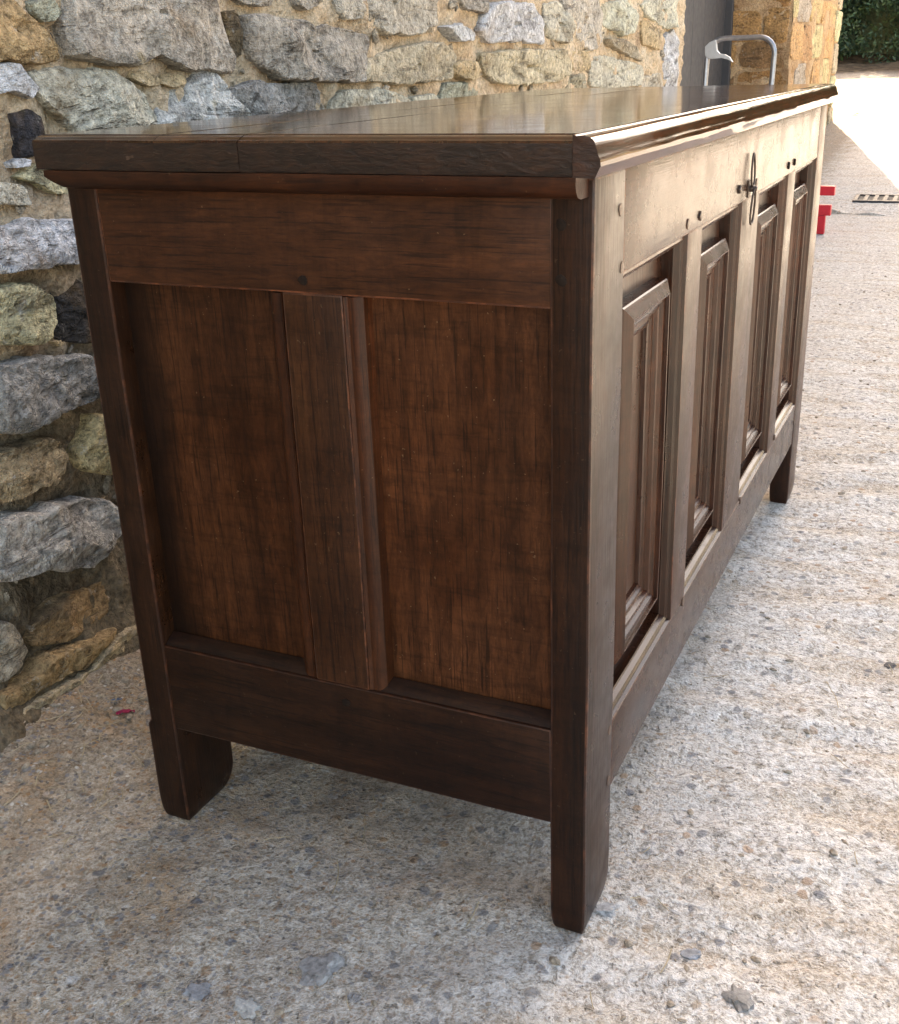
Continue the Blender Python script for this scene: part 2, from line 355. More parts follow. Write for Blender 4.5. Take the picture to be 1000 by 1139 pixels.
tag(ground, 'rough worn concrete yard with dirt and stone chips', kind='structure')
def gheight(x, y):
    i = int(np.clip(np.searchsorted(gx, x), 1, nx-1)); j = int(np.clip(np.searchsorted(gy, y), 1, ny-1))
    return float(Z[j-1:j+1, i-1:i+1].mean())

# low concrete kerb at the foot of the ramp
bm = box_bm(-.93, -.17, 5.42, 5.52, -.05, .030, .012, .016, 60)
for v in bm.verts: v.co.z -= max(0, (v.co.x+.55)/.38)*.026*(v.co.z > 0)
tag(from_bm('kerb', bm, [GROUND, GROUND]), 'low worn concrete kerb across the foot of the ramp', kind='structure')

# ------------------------------------------------------------------ the stone building
WX0, WSL = -.82, -.014
def wx(y): return WX0 + WSL*y
bld = empty('stone_building', (wx(1.5), 1.5, 0))
tag(bld, 'old rubble stone building with lime mortar joints and a charcoal door', 'building')
def under(o, p=None):
    p = p or bld
    o.parent = p
    o.matrix_parent_inverse = Matrix.Translation(-Vector((wx(1.5), 1.5, 0)))
    return o
H = 4.5; JL, JR, CE, RD = 3.78, 6.62, 9.15, .46   # left jamb, right jamb, far corner, depth of the reveal

def heightfield(name, org, uax, vax, nax, us, vs, f, mat):
    Uu, Vw = np.meshgrid(us, vs); Hh = f(Uu, Vw)
    P = np.array(org)[None, None, :] + Uu[..., None]*np.array(uax) + Vw[..., None]*np.array(vax) + Hh[..., None]*np.array(nax)
    n2, n1 = Uu.shape; ii = np.arange(n1*n2).reshape(n2, n1)
    Fq = np.stack([ii[:-1, :-1], ii[:-1, 1:], ii[1:, 1:], ii[1:, :-1]], -1).reshape(-1, 4)
    return pydata(name, P.reshape(-1, 3).tolist(), Fq.tolist(), mat, smooth=True)
def wall_h(u, v):
    return .016*fbm(u*5, v*5, 3, 2) + .018*fbm(u*24, v*24, 3, 8) + .010*fbm(u*75, v*75, 2, 14) + .055*np.exp(-np.maximum(v, 0)/.07)*(1+.8*fbm(u*8, v*8, 2, 40)) + .002
us = np.concatenate([np.arange(-6, -.6, .08), np.arange(-.6, 1.4, .010), np.arange(1.4, JL-.02, .018), [JL-.005]])
vs = np.concatenate([np.arange(-.06, 1.15, .011), np.arange(1.16, 1.8, .03), np.arange(1.85, H+.01, .12)])
wall = under(heightfield('wall', (WX0, 0, 0), (WSL, 1, 0), (0, 0, 1), (1, 0, 0), us, vs, wall_h, MORTAR))
us = np.arange(0, CE-JR+.001, .02); vs2 = np.concatenate([np.arange(-.06, 1.7, .02), np.arange(1.75, H+.01, .12)])
pier = under(heightfield('pier', (wx(JR), JR, 0), (WSL, 1, 0), (0, 0, 1), (1, 0, 0), us, vs2, lambda u, v: .02*fbm(u*5, v*5, 4, 22)+.004, CLAY))
us = np.arange(-RD-.3, .001, .02)
reveal = under(heightfield('reveal', (wx(JR), JR, 0), (1, 0, 0), (0, 0, 1), (0, -1, 0), us, vs2, lambda u, v: .02*fbm(u*5, v*5, 4, 52)+.002, CLAY))
us = np.arange(0, 5.01, .05)
gable = under(heightfield('gable_wall', (wx(CE)+.0, CE, 0), (-1, 0, 0), (0, 0, 1), (0, 1, 0), us, np.arange(-.06, H+.01, .1), lambda u, v: .02*fbm(u*5, v*5, 3, 72)-.012, CLAY))
def core(name, *b): return under(from_bm(name, box_bm(*b, bev=0, wob=0, cuts=1), [MORTAR, MORTAR]))
core('wall_core', -5.9, -.90, -6, JL-.012, -.3, H-.01)
core('pier_core', -5.9, wx(CE)-.05, JR+.03, CE-.03, -.3, H-.01)
core('lintel', wx(JL)-RD, wx(JL)-.01, JL-.012, JR+.03, 2.4, H-.012)
# roof: slopes up from the eaves, slate covered
bm = prism_bm([(wx(0)+.10, H+.0), (wx(0)+.10, H+.06), (-3.4, H+1.1), (-6.0, H+.06), (-6.0, H)], 'y', -6.1, CE+.06)
under(from_bm('roof', bm, SLATE))

# stones
def stone_mesh(poly, org, uax, vax, nax, n, rings, proud, seed, rug=1.0):
    org, uax, vax, nax = Vector(org), Vector(uax), Vector(vax), Vector(nax)
    P = [Vector((p[0], p[1])) for p in poly]
    per = sum((P[i]-P[i-1]).length for i in range(len(P)))
    # dense outline with chipped edges
    out = []; m = len(P); step = per/n; acc = 0
    for i in range(m):
        a, b = P[i], P[(i+1) % m]; L = (b-a).length
        while acc < L:
            out.append(a + (b-a)*(acc/L)); acc += step
        acc -= L
    k = len(out)
    for _ in range(1): out = [(out[i-1] + out[i]*2 + out[(i+1) % k])/4 for i in range(k)]
    ar = [out[i-1].x*out[i].y-out[i].x*out[i-1].y for i in range(k)]; A2 = sum(ar)
    cen = sum(((out[i-1]+out[i])*ar[i] for i in range(k)), Vector((0, 0)))/(3*A2)
    size = per/4
    for i in range(k):
        d = (out[i]-cen)
        out[i] = out[i] + d.normalized()*(mnoise.noise(Vector((out[i].x*26, out[i].y*26, seed)))*.010*rug*min(1, size/.2) + mnoise.noise(Vector((out[i].x*80, out[i].y*80, seed)))*.004*rug*min(1, size/.12))
    rg = random.Random(seed); tx, tz = rg.uniform(-.08, .08), rg.uniform(-.06, .10)
    planes = [(rg.uniform(0, .010), rg.uniform(-.30, .30), rg.uniform(-.30, .30), cen+Vector((rg.uniform(-.5, .5)*size, rg.uniform(-.4, .4)*size*.6))) for _ in range(6)]
    V = []; Fc = []
    fr = [1.0, 1.0, .985, .955] + [.955*(1-j/(rings-2)) for j in range(1, rings-2)]
    for j, t in enumerate(fr):
        for i in range(k):
            q = cen + (out[i]-cen)*t
            if j == 0: h = -.035
            else:
                e = 1-(max(0, (t-.95)/.05))**1.5*.30
                v3 = Vector((q.x*9, q.y*9, seed*1.7)); v5 = Vector((q.x*13, q.y*34, seed*.9)); v6 = Vector((q.x*45, q.y*45, seed))
                lay = mnoise.noise(v5); lay = (round(lay*4)/4*.65 + lay*.35)
                rough = mnoise.noise(v3)*.007 + lay*.010 + mnoise.noise(v6)*.0045 + mnoise.noise(v6*2.4)*.003
                fac = max(-.014, min(min(a_+(q.x-c_.x)*b1+(q.y-c_.y)*b2 for a_, b1, b2, c_ in planes), .006))
                h = (proud + (rough*.8+fac*.9)*rug*min(1, size/.1))*e + ((q.x-cen.x)*tx + (q.y-cen.y)*tz)*.6*min(1, .06/size if size else 1)
            V.append(org + uax*q.x + vax*q.y + nax*h)
    h = (V[-1]-org).dot(nax)
    V.append(org + uax*cen.x + vax*cen.y + nax*h)
    R_ = len(fr)
    for j in range(R_-1):
        for i in range(k):
            Fc.append((j*k+i, j*k+(i+1) % k, (j+1)*k+(i+1) % k, (j+1)*k+i))
    for i in range(k): Fc.append(((R_-1)*k+i, (R_-1)*k+(i+1) % k, R_*k))
    if sum(P[i-1].x*P[i].y-P[i].x*P[i-1].y for i in range(m)) < 0: Fc = [f[::-1] for f in Fc]
    return V, Fc
def add_stone(poly, frame, parent, col, n=72, rings=13, proud=.024, seed=0, rug=1.0):
    V, Fc = stone_mesh(poly, *frame, n, rings, proud, seed, rug)
    o = pydata('stone', V, Fc, STONE, color=tuple(min(.62, c*1.3*k_) for c, k_ in zip(col, (1.05, 1.0, .93))), smooth=True); o.data.set_sharp_from_angle(angle=rad(38))
    return under2(o, parent)
def under2(o, parent):
    o.parent = parent; o.matrix_parent_inverse = parent.matrix_parent_inverse.copy()
    o.matrix_parent_inverse = Matrix.Identity(4)
    return o
# wall pieces keep world coordinates: their own matrix is the identity
for p in (wall, pier, reveal, gable): pass
WF = ((WX0, 0, 0), (WSL, 1, 0), (0, 0, 1), (1, 0, 0))
GREY = srgb(158, 153, 145); PALE = srgb(186, 180, 168); TAN = srgb(176, 160, 132); OCH = srgb(158, 136, 104); BLUE = srgb(140, 141, 140)
DARK = srgb(70, 69, 69); BLK = srgb(52, 52, 57); BRN = srgb(140, 118, 90); WHT = srgb(204, 200, 190); GRN = srgb(140, 144, 132)
traced = [   # outlines read off the photograph, laid on the plane of the wall
 (GREY, .03, [(76,-45),(77,-8),(79,33),(85,60),(103,70),(144,72),(177,63),(207,76),(240,77),(261,79),(265,64),(255,30),(246,0),(236,-50)]),
 (OCH, .03, [(-14,-30),(5,-12),(30,15),(51,33),(62,52),(68,65),(45,70),(18,67),(-14,68)]),
 (GRN, .02, [(36,4),(57,-2),(70,15),(62,23),(50,24),(39,15)]),
 (BLK, .012, [(58,39),(62,36),(65,42),(64,50),(60,50)]),
 (WHT, .026, [(-9,72),(18,70),(27,84),(42,99),(33,110),(12,100),(0,104),(-9,105)]),
 (PALE, .03, [(39,82),(60,77),(105,76),(129,84),(150,94),(168,111),(177,129),(183,160),(100,165),(88,144),(72,132),(48,111),(40,96)]),
 (TAN, .02, [(147,79),(162,79),(180,87),(180,95),(162,95),(147,87)]),
 (TAN, .02, [(183,82),(207,84),(208,93),(195,98),(182,93)]),
 (WHT, .024, [(214,87),(228,76),(243,77),(255,93),(270,114),(282,129),(282,150),(180,150),(178,111),(192,102),(210,96)]),
 (srgb(98,88,72), .01, [(255,13),(270,12),(276,33),(279,60),(274,64),(267,54),(259,36)]),
 (GREY, .034, [(282,19),(299,16),(332,24),(374,30),(410,39),(411,54),(407,90),(359,90),(320,87),(293,72),(284,64),(284,42)]),
 (BLUE, .022, [(320,93),(356,91),(363,108),(365,130),(320,135),(262,138),(255,120),(266,99),(290,90)]),
 (PALE, .02, [(377,111),(389,100),(422,99),(452,105),(464,112),(464,130),(377,132)]),
 (srgb(166,158,140), .03, [(410,67),(428,60),(470,48),(494,48),(509,60),(507,87),(470,93),(428,91),(408,90)]),
 (srgb(168,164,154), .03, [(375,-14),(380,12),(392,21),(416,21),(434,38),(470,38),(486,27),(488,0),(488,-24),(380,-30)]),
 (WHT, .024, [(497,30),(515,25),(533,36),(530,45),(509,45)]),
 (TAN, .02, [(506,72),(515,67),(539,69),(542,84),(524,88),(507,81)]),
 (GRN, .014, [(501,92),(540,92),(541,110),(497,112)]),
 (PALE, .014, [(464,108),(488,104),(497,112),(480,116),(464,114)]),
 (GREY, .02, [(331,-12),(354,-12),(356,6),(345,12),(336,6)]),
 (GREY, .02, [(256,-16),(313,-16),(311,6),(281,5)]),
 (GREY, .02, [(515,-12),(542,-12),(542,15),(524,9)]),
 (WHT, .03, [(539,34),(543,16),(554,3),(593,4),(606,21),(608,49),(580,45),(551,47),(541,39)]),
 (PALE, .026, [(610,5),(624,3),(642,29),(641,47),(634,48),(614,42),(610,23)]),
 (srgb(176,172,164), .03, [(632,-8),(662,-8),(673,18),(671,49),(662,56),(650,52),(642,36),(629,10)]),
 (srgb(180,172,150), .03, [(542,60),(572,56),(634,56),(638,78),(624,90),(582,94),(551,92),(543,78)]),
 (TAN, .022, [(638,57),(655,56),(656,78),(640,78)]),
 (PALE, .026, [(673,4),(699,0),(715,16),(712,34),(697,39),(676,29)]),
 (srgb(160,152,136), .024, [(677,43),(697,44),(712,52),(718,68),(699,60),(681,51)]),
 (PALE, .026, [(718,5),(736,-5),(757,-5),(755,29),(744,31),(723,18)]),
 (WHT, .02, [(746,39),(755,34),(757,65),(756,98),(744,98),(741,65)]),
 (PALE, .026, [(658,65),(676,62),(718,73),(718,94),(686,98),(660,96)]),
 (srgb(150,146,130), .022, [(636,83),(655,82),(655,98),(634,98)]),
 (TAN, .02, [(720,23),(741,34),(736,55),(720,49)]),
 (PALE, .02, [(720,86),(738,81),(741,100),(720,100)]),
 (BLK, .02, [(14,128),(32,122),(46,130),(52,152),(46,172),(26,175),(19,151)]),
 (WHT, .02, [(17,181),(26,176),(35,178),(34,185),(18,187)]),
 (srgb(190,176,146), .022, [(23,197),(42,184),(62,182),(75,190),(82,205),(80,216),(58,215),(46,206),(30,200)]),
 (PALE, .024, [(-8,204),(0,202),(23,206),(31,213),(36,227),(26,228),(0,227),(-8,228)]),
 (WHT, .038, [(-10,253),(12,250),(35,245),(78,245),(98,260),(104,288),(48,296),(26,299),(0,304),(-10,306)]),
 (srgb(186,176,146), .034, [(-8,322),(10,319),(37,316),(46,323),(58,329),(64,337),(62,346),(64,356),(53,368),(54,374),(44,382),(18,384),(-8,386)]),
 (DARK, .012, [(66,330),(60,315),(85,308),(108,320),(116,380),(76,380),(68,370),(66,358)]),
 (TAN, .014, [(68,381),(72,379),(77,383),(72,386)]),
 (BLUE, .042, [(-8,409),(10,404),(30,400),(50,400),(98,395),(116,420),(118,438),(84,451),(58,459),(26,476),(4,483),(-8,480)]),
 (srgb(166,150,124), .034, [(-8,506),(12,499),(39,493),(58,489),(70,493),(77,507),(71,524),(60,540),(46,541),(29,553),(10,558),(-8,555)]),
 (srgb(184,166,130), .026, [(108,464),(122,464),(138,526),(108,526),(95,520),(91,504),(100,483)]),
 (srgb(170,168,164), .045, [(-8,584),(19,574),(58,562),(87,558),(122,557),(132,570),(131,591),(116,609),(97,628),(64,634),(42,632),(12,643),(-8,645)]),
 (BRN, .030, [(34,697),(74,663),(101,653),(142,642),(156,672),(118,688),(93,703),(70,714),(40,720),(34,712)]),
 (srgb(146,140,128), .030, [(-8,693),(8,692),(17,705),(27,724),(13,745),(0,758),(-8,760)]),
 (srgb(150,128,96), .045, [(30,745),(45,728),(95,708),(118,697),(105,712),(85,735),(50,755),(25,772),(5,785),(-8,790),(-8,770),(10,762)]),
 (srgb(168,154,130), .058, [(-8,802),(15,782),(50,762),(85,742),(105,714),(125,699),(148,692),(156,705),(118,735),(90,765),(60,785),(30,800),(0,818),(-8,824)]),
]
def to_wall(u, v):
    p = hit(u, v, (WX0+.02, 0, 0), (1, -WSL, 0)); return (p.y, p.z)
tp = []
for i, (col, proud, pl) in enumerate(traced):
    poly = [to_wall(*q) for q in pl]; ym = sum(p[0] for p in poly)/len(poly); zm = sum(p[1] for p in poly)/len(poly)
    poly = [(ym+(p[0]-ym)*1.035, zm+(p[1]-zm)*1.05) for p in poly]; tp.append(poly)
    k = rnd.uniform(.93, 1.07)
    far = poly[0][0] > 1.6
    add_stone(poly, WF, wall, tuple(c*k for c in col), 64 if far else 110, 10 if far else 20, proud, i+1)
def inside(p, poly):
    c = False
    for i in range(len(poly)):
        a, b = poly[i-1], poly[i]
        if (a[1] > p[1]) != (b[1] > p[1]) and p[0] < (b[0]-a[0])*(p[1]-a[1])/(b[1]-a[1])+a[0]: c = not c
    return c
def in_view(y, z):
    u, v = project((wx(y), y, z))
    return 0 < u < 758 and 0 < v and (v < 150-.086*u if False else (v < 96 + max(0, (640-u))*.09) or u < 78 + max(0, v-215)*.155)
def courses(u0, u1, v0, v1, wr, hr, rg):
    v = v0; out = []
    while v < v1:
        h = rg.uniform(*hr); u = u0 - rg.uniform(0, wr[0]*.6)
        while u < u1:
            wd = rg.uniform(*wr)*(1 if rg.random() > .2 else .5); a, b = max(u, u0), min(u+wd, u1)
            if b-a > .05:
                g = .009; j = lambda s: rg.uniform(-s, s)
                x0, x1, y0, y1 = a+g, b-g, v+g+j(.008), min(v+h-g+j(.012), v1-.006)
                c1, c2 = rg.uniform(.08, .3), rg.uniform(.08, .3); W, Hh = x1-x0, y1-y0
                out.append([(x0+W*c1*.6, y0+j(.006)), (x1-W*c2*.5, y0+j(.008)), (x1+j(.006), y0+Hh*c2), (x1+j(.006), y1-Hh*c1), (x1-W*c1*.5, y1+j(.006)), (x0+W*c2*.6, y1+j(.010)), (x0+j(.006), y1-Hh*c1), (x0+j(.006), y0+Hh*c2)])
            u += wd
        v += h
    return out
rg = random.Random(11)
for q, poly in enumerate(courses(-1.0, JL, .02, 1.42, (.14, .40), (.08, .17), rg)):
    xs = [p[0] for p in poly]; zs = [p[1] for p in poly]; a, b, c_, d_ = min(xs), max(xs), min(zs), max(zs)
    smp = [(a+(b-a)*i/5, c_+(d_-c_)*j/4) for i in range(6) for j in range(5)]
    if any(inside(s, t) for s in smp for t in tp) or any(a < p[0] < b and c_ < p[1] < d_ for t in tp for p in t): continue
    if sum(in_view(*s) for s in smp) > 0: continue
    col = rg.choice([GREY, PALE, TAN, BRN, BLUE, WHT, GREY, PALE]); k = rg.uniform(.85, 1.05)
    add_stone(poly, WF, wall, tuple(x*k for x in col), 36, 6, rg.uniform(.018, .034), 200+q)
PB = [srgb(178, 146, 108), srgb(190, 160, 122), srgb(162, 130, 98), srgb(176, 156, 128), srgb(158, 150, 140), srgb(196, 170, 134)]
PF = ((wx(JR), JR, 0), (WSL, 1, 0), (0, 0, 1), (1, 0, 0))
for q, poly in enumerate(courses(.0, CE-JR-.30, .1, 1.5, (.3, .8), (.14, .30), rg)):
    add_stone(poly, PF, pier, rg.choice(PB), 40, 7, rg.uniform(.006, .022), 500+q, .8)
for q, z0 in enumerate(np.arange(.16, 1.5, .235)):                     # quoins at the far corner
    wd = .30 if q % 2 else .24
    poly = [(CE-JR-wd, z0+.008), (CE-JR-.004, z0), (CE-JR+.004, z0+.11), (CE-JR-.002, z0+.222), (CE-JR-wd+.02, z0+.224), (CE-JR-wd-.012, z0+.1)]
    add_stone(poly, PF, pier, srgb(196, 178, 146) if q % 2 else srgb(176, 166, 146), 40, 8, .026, 600+q, .7)
RF = ((wx(JR), JR, 0), (1, 0, 0), (0, 0, 1), (0, -1, 0))
RB = [srgb(146, 112, 76), srgb(132, 104, 74), srgb(126, 100, 74), srgb(156, 124, 86), srgb(120, 100, 80), srgb(150, 118, 84)]
for q, poly in enumerate(courses(-RD-.1, -.005, .05, 1.5, (.2, .5), (.09, .24), rg)):
    add_stone(poly, RF, reveal, rg.choice(RB), 40, 8, rg.uniform(.004, .022), 700+q, .9)
# small packing stones pressed into the joints
rg2 = random.Random(77); V = []; Fc = []
def ico(c, r, sq, rg, V, Fc, axis='Z'):
    bm = bmesh.new(); bmesh.ops.create_icosphere(bm, subdivisions=1, radius=1)
    M = Matrix.Rotation(rg.uniform(0, 6.3), 3, axis) @ (Matrix.Diagonal((r*rg.uniform(.8, 1.5), r*rg.uniform(.6, 1), r*sq)) if axis == 'Z' else Matrix.Diagonal((r*sq, r*rg.uniform(.9, 1.9), r*rg.uniform(.5, .9))))
    b0 = len(V); sd = rg.uniform(0, 50)
    for v in bm.verts: V.append(tuple(c + M @ (v.co*(1+.55*mnoise.noise(v.co*1.6+Vector((sd, 0, 0)))))))
    for f in bm.faces: Fc.append(tuple(b0+v.index for v in f.verts))
    bm.free()
n_ = 0
while n_ < 420:
    y = rg2.uniform(-.1, 1.6) if rg2.random() < .6 else rg2.uniform(.4, 3.7); z = rg2.uniform(.02, 1.05)
    if any(inside((y, z), t) for t in tp): continue
    n_ += 1; r = .004+.012*rg2.random()**2.2
    ico(Vector((wx(y)+.006+float(wall_h(np.array(y), np.array(z))), y, z)), r, .6, rg2, V, Fc, 'X')
g_ = under2(pydata('packing_stones', V, Fc, STONE, color=srgb(176, 164, 144)), wall); g_['kind'] = 'stuff'
# door: a painted leaf of wide boards, set back in the opening
dx = wx(JL)-RD+.02
door = under(from_bm('door', box_bm(dx-.05, dx-.012, JL-.4, JR+.3, 0, 2.45, .002, 0, 1), [DOORP, DOORP]))
for k in range(11):
    y0 = JL-.30 + k*.285
    under2(from_bm('board', box_bm(dx-.013, dx+.006, y0, y0+.279, .02, 2.4, .003, 0, 1), [DOORP, DOORP]), door)
under(from_bm('door_frame', box_bm(dx-.02, dx+.05, JR-.045, JR+.02, 0, 2.4, .004, .001, 6), [DOORP, DOORP]))
# all building meshes were written in world coordinates; hang them on the building without moving them
inv = Matrix.Translation(-Vector((wx(1.5), 1.5, 0)))
for o in bld.children: o.matrix_parent_inverse = inv

# ------------------------------------------------------------------ the chest
chest = empty('oak_chest', (0, 0, 0))
tag(chest, 'dark oak panelled chest with moulded front panels and a polished lid, beside the stone wall', 'chest')
W, L, TOP = .500, 1.276, .700
P1, PBK, Q = .035, .033, .0785
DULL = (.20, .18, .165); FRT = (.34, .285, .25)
def part(name, bm, mats, col=(1, 1, 1), parent=chest, smooth=True):
    o = from_bm(name, bm, mats, parent, col, True); o.data.set_sharp_from_angle(angle=rad(32)); return o
def wbox(name, b, mat, col, parent=chest, bev=.0018, wob=.0007, cuts=7, seed=0):
    return part(name, box_bm(*b, bev, wob, cuts, seed), [mat, WEAR], col, parent)

def stile(y0, y1, x0, x1, col, seed, notch=False):
    """a plank stile that runs down into the foot, its foot worn round"""
    bm = box_bm(x0, x1, y0, y1, -.002, TOP+.0062, .0022, .0008, 16, seed, 2)
    c = Vector(((x0+x1)/2, (y0+y1)/2, 0))
    for zc in (.0015, .004, .008, .013, .019, .026, .034, .122, .129):
        bmesh.ops.bisect_plane(bm, geom=bm.verts[:]+bm.edges[:]+bm.faces[:], plane_co=(0, 0, zc), plane_no=(0, 0, 1))
    for v in bm.verts:
        if v.co.z < .03:
            t = 1-math.sqrt(max(0, 1-((.03-v.co.z)/.0325)**2)); hy = (y1-y0)/2
            v.co.y += -.026*t*max(0, (v.co.y-c.y)/hy) + .006*t*max(0, (c.y-v.co.y)/hy); v.co.x += (c.x-v.co.x)*.30*t
        if False:
            t = (.035-v.co.z)/.037
            v.co.y += (c.y-v.co.y)*.30*t*t*(1 if v.co.y > c.y else .12); v.co.x += (c.x-v.co.x)*.16*t*t
        if notch and v.co.z < .127 and v.co.x < c.x: v.co.x -= .0045
    bm.normal_update()
    for f in bm.faces:
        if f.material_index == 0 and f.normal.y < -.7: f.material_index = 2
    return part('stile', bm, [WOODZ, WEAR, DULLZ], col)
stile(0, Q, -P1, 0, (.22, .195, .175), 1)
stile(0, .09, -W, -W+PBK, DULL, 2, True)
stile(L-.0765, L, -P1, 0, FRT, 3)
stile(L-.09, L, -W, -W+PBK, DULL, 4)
# two timbers: the face of the near stile is lighter at the front than at the end, by polish alone
# end frames (near end y=0, far end y=L)
for e, (ya, yb, s) in enumerate(((.0012, .024, 1), (L-.024, L-.0012, -1))):
    out = ya if s == 1 else yb; inn = yb if s == 1 else ya
    a = lambda d: (min(out+s*d, out+s*(d+.022)), max(out+s*d, out+s*(d+.022)))
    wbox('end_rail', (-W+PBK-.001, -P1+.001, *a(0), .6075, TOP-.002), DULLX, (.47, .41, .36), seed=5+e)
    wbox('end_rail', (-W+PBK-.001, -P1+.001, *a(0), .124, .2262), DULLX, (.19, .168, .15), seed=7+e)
    # moulded ledge along the bottom rail
    m = [(-P1-.001, .2262), (-W+PBK+.001, .2262)]
    yy = lambda d: out+s*d
    bm = prism_bm([(yy(.0015), .2225), (yy(.0035), .2275), (yy(.009), .232), (yy(.017), .236), (yy(.021), .222)], 'x', -W+PBK+.001, -P1-.001)
    part('rail_moulding', bm, [DULLX, WEAR], (.20, .175, .155))
    wbox('muntin', (-.281, -.221, *a(.0008), .2255, .608), DULLZ, (.35, .32, .28), seed=9+e)
    for sx, c0 in ((-1, -.281), (1, -.221)):
        q = lambda i: c0+sx*i
        poly = [(q(.0006), yy(.001)), (q(.004), yy(.0028)), (q(.0085), yy(.0022)), (q(.013), yy(.004)), (q(.0165), yy(.0075)), (q(.0185), yy(.0205)), (q(.0006), yy(.0205))]
        part('muntin_moulding', prism_bm(poly, 'z', .2265, .6065), [DULLZ, WEAR], (.46, .36, .29))
    # chamfered inner edges of the stiles
    for x0, x1 in ((-P1, -P1-.0035),):
        poly = [(x0-.0002*(1 if x1 > x0 else -1), yy(.002)), (x0, yy(.0215)), (x1, yy(.0165))]
        part('stile_chamfer', prism_bm(poly, 'z', .232, .600), [DULLZ, WEAR], (.28, .21, .19))
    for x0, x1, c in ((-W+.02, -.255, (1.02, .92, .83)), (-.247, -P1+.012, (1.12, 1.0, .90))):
        yc = yy(.0195)
        bm = bmesh.new(); n = 12; V = []
        for i in range(n+1):
            row = []
            for j in range(17):
                x = x0+(x1-x0)*i/n; z = .20+.42*j/16
                d = .0008*mnoise.noise(Vector((x*11, z*5, e+x0))) - .0016*math.sin(math.pi*i/n)
                row.append(bm.verts.new((x, yc+s*(d), z)))
            V.append(row)
        for i in range(n):
            for j in range(16):
                f = (V[i][j], V[i+1][j], V[i+1][j+1], V[i][j+1]); bm.faces.new(f if s == 1 else f[::-1])
        bmesh.ops.solidify(bm, geom=bm.faces[:], thickness=.008)
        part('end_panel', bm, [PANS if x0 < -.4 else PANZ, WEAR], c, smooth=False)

# front
FT, FB, FRB = .624, .197, .122
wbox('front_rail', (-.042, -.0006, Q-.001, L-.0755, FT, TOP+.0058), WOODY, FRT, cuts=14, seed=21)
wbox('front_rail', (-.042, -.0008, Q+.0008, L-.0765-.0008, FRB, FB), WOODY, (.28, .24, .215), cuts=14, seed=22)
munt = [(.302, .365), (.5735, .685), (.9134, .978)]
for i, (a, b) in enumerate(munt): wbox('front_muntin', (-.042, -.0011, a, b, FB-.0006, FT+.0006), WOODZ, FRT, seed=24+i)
opens = [(Q, .302), (.365, .5735), (.685, .9134), (.978, L-.0765)]
OUT = [(-.0002, .0016), (.0020, .0048), (.0045, .0044), (.0075, .0066), (.0100, .0112), (.0120, .0120), (.0128, .0245)]
BLOCK = [(.037, .0245), (.0372, .0118), (.0385, .0105), (.0490, .0042), (.0505, .0046), (.0511, .0082), (.0560, .0088), (.0588, .0124), (.0598, .0116), (.0630, .0122), (.0652, .0162), (.0700, .0166), (.0722, .0192), (.0734, .0184), (.0768, .0190), (.0780, .0232)]
SCR = random.Random(3)
def frame(name, prof, y0, y1, z0, z1, parent, col):
    cs = [lambda i: ((y0+i, z1-i), (y1-i, z1-i)), lambda i: ((y1-i, z1-i), (y1-i, z0+i)), lambda i: ((y1-i, z0+i), (y0+i, z0+i)), lambda i: ((y0+i, z0+i), (y0+i, z1-i))]
    for k, f in enumerate(cs):
        bm = bmesh.new(); rows = []
        for (i, d) in prof:
            a, b = f(i); r = []
            n = 9
            for t in range(n):
                q = t/(n-1); y = a[0]+(b[0]-a[0])*q; z = a[1]+(b[1]-a[1])*q
                wv = mnoise.noise(Vector((y*14, z*14, i*90)))*.0005
                r.append(bm.verts.new((-d+wv, y, z)))
            rows.append(r)
        for p in range(len(rows)-1):
            for t in range(8): bm.faces.new((rows[p][t], rows[p][t+1], rows[p+1][t+1], rows[p+1][t]))
        bmesh.ops.recalc_face_normals(bm, faces=bm.faces[:])
        if sum(fc.normal.x for fc in bm.faces) < 0: bmesh.ops.reverse_faces(bm, faces=bm.faces[:])
        j = SCR.uniform(.9, 1.08)
        o = from_bm(name, bm, [WOODY if k % 2 == 0 else WOODZ], parent, tuple(c*j for c in col), False)
for k, (a, b) in enumerate(opens):
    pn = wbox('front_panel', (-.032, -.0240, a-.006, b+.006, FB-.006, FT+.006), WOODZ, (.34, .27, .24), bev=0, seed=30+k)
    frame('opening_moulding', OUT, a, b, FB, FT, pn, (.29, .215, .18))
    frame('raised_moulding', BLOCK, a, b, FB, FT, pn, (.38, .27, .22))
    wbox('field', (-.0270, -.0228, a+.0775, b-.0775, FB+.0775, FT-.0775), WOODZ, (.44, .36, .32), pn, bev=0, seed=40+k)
# back and bottom boards
wbox('back_board', (-W+.004, -W+.022, .06, L-.06, .118, .41), WOODY, DULL, seed=50)
wbox('back_board', (-W+.004, -W+.022, .06, L-.06, .411, TOP-.003), WOODY, DULL, seed=51)
wbox('bottom_board', (-W+.02, -.024, .02, L/2, .132, .150), WOODX, DULL, seed=52)
wbox('bottom_board', (-W+.02, -.024, L/2+.001, L-.02, .132, .150), WOODX, DULL, seed=53)

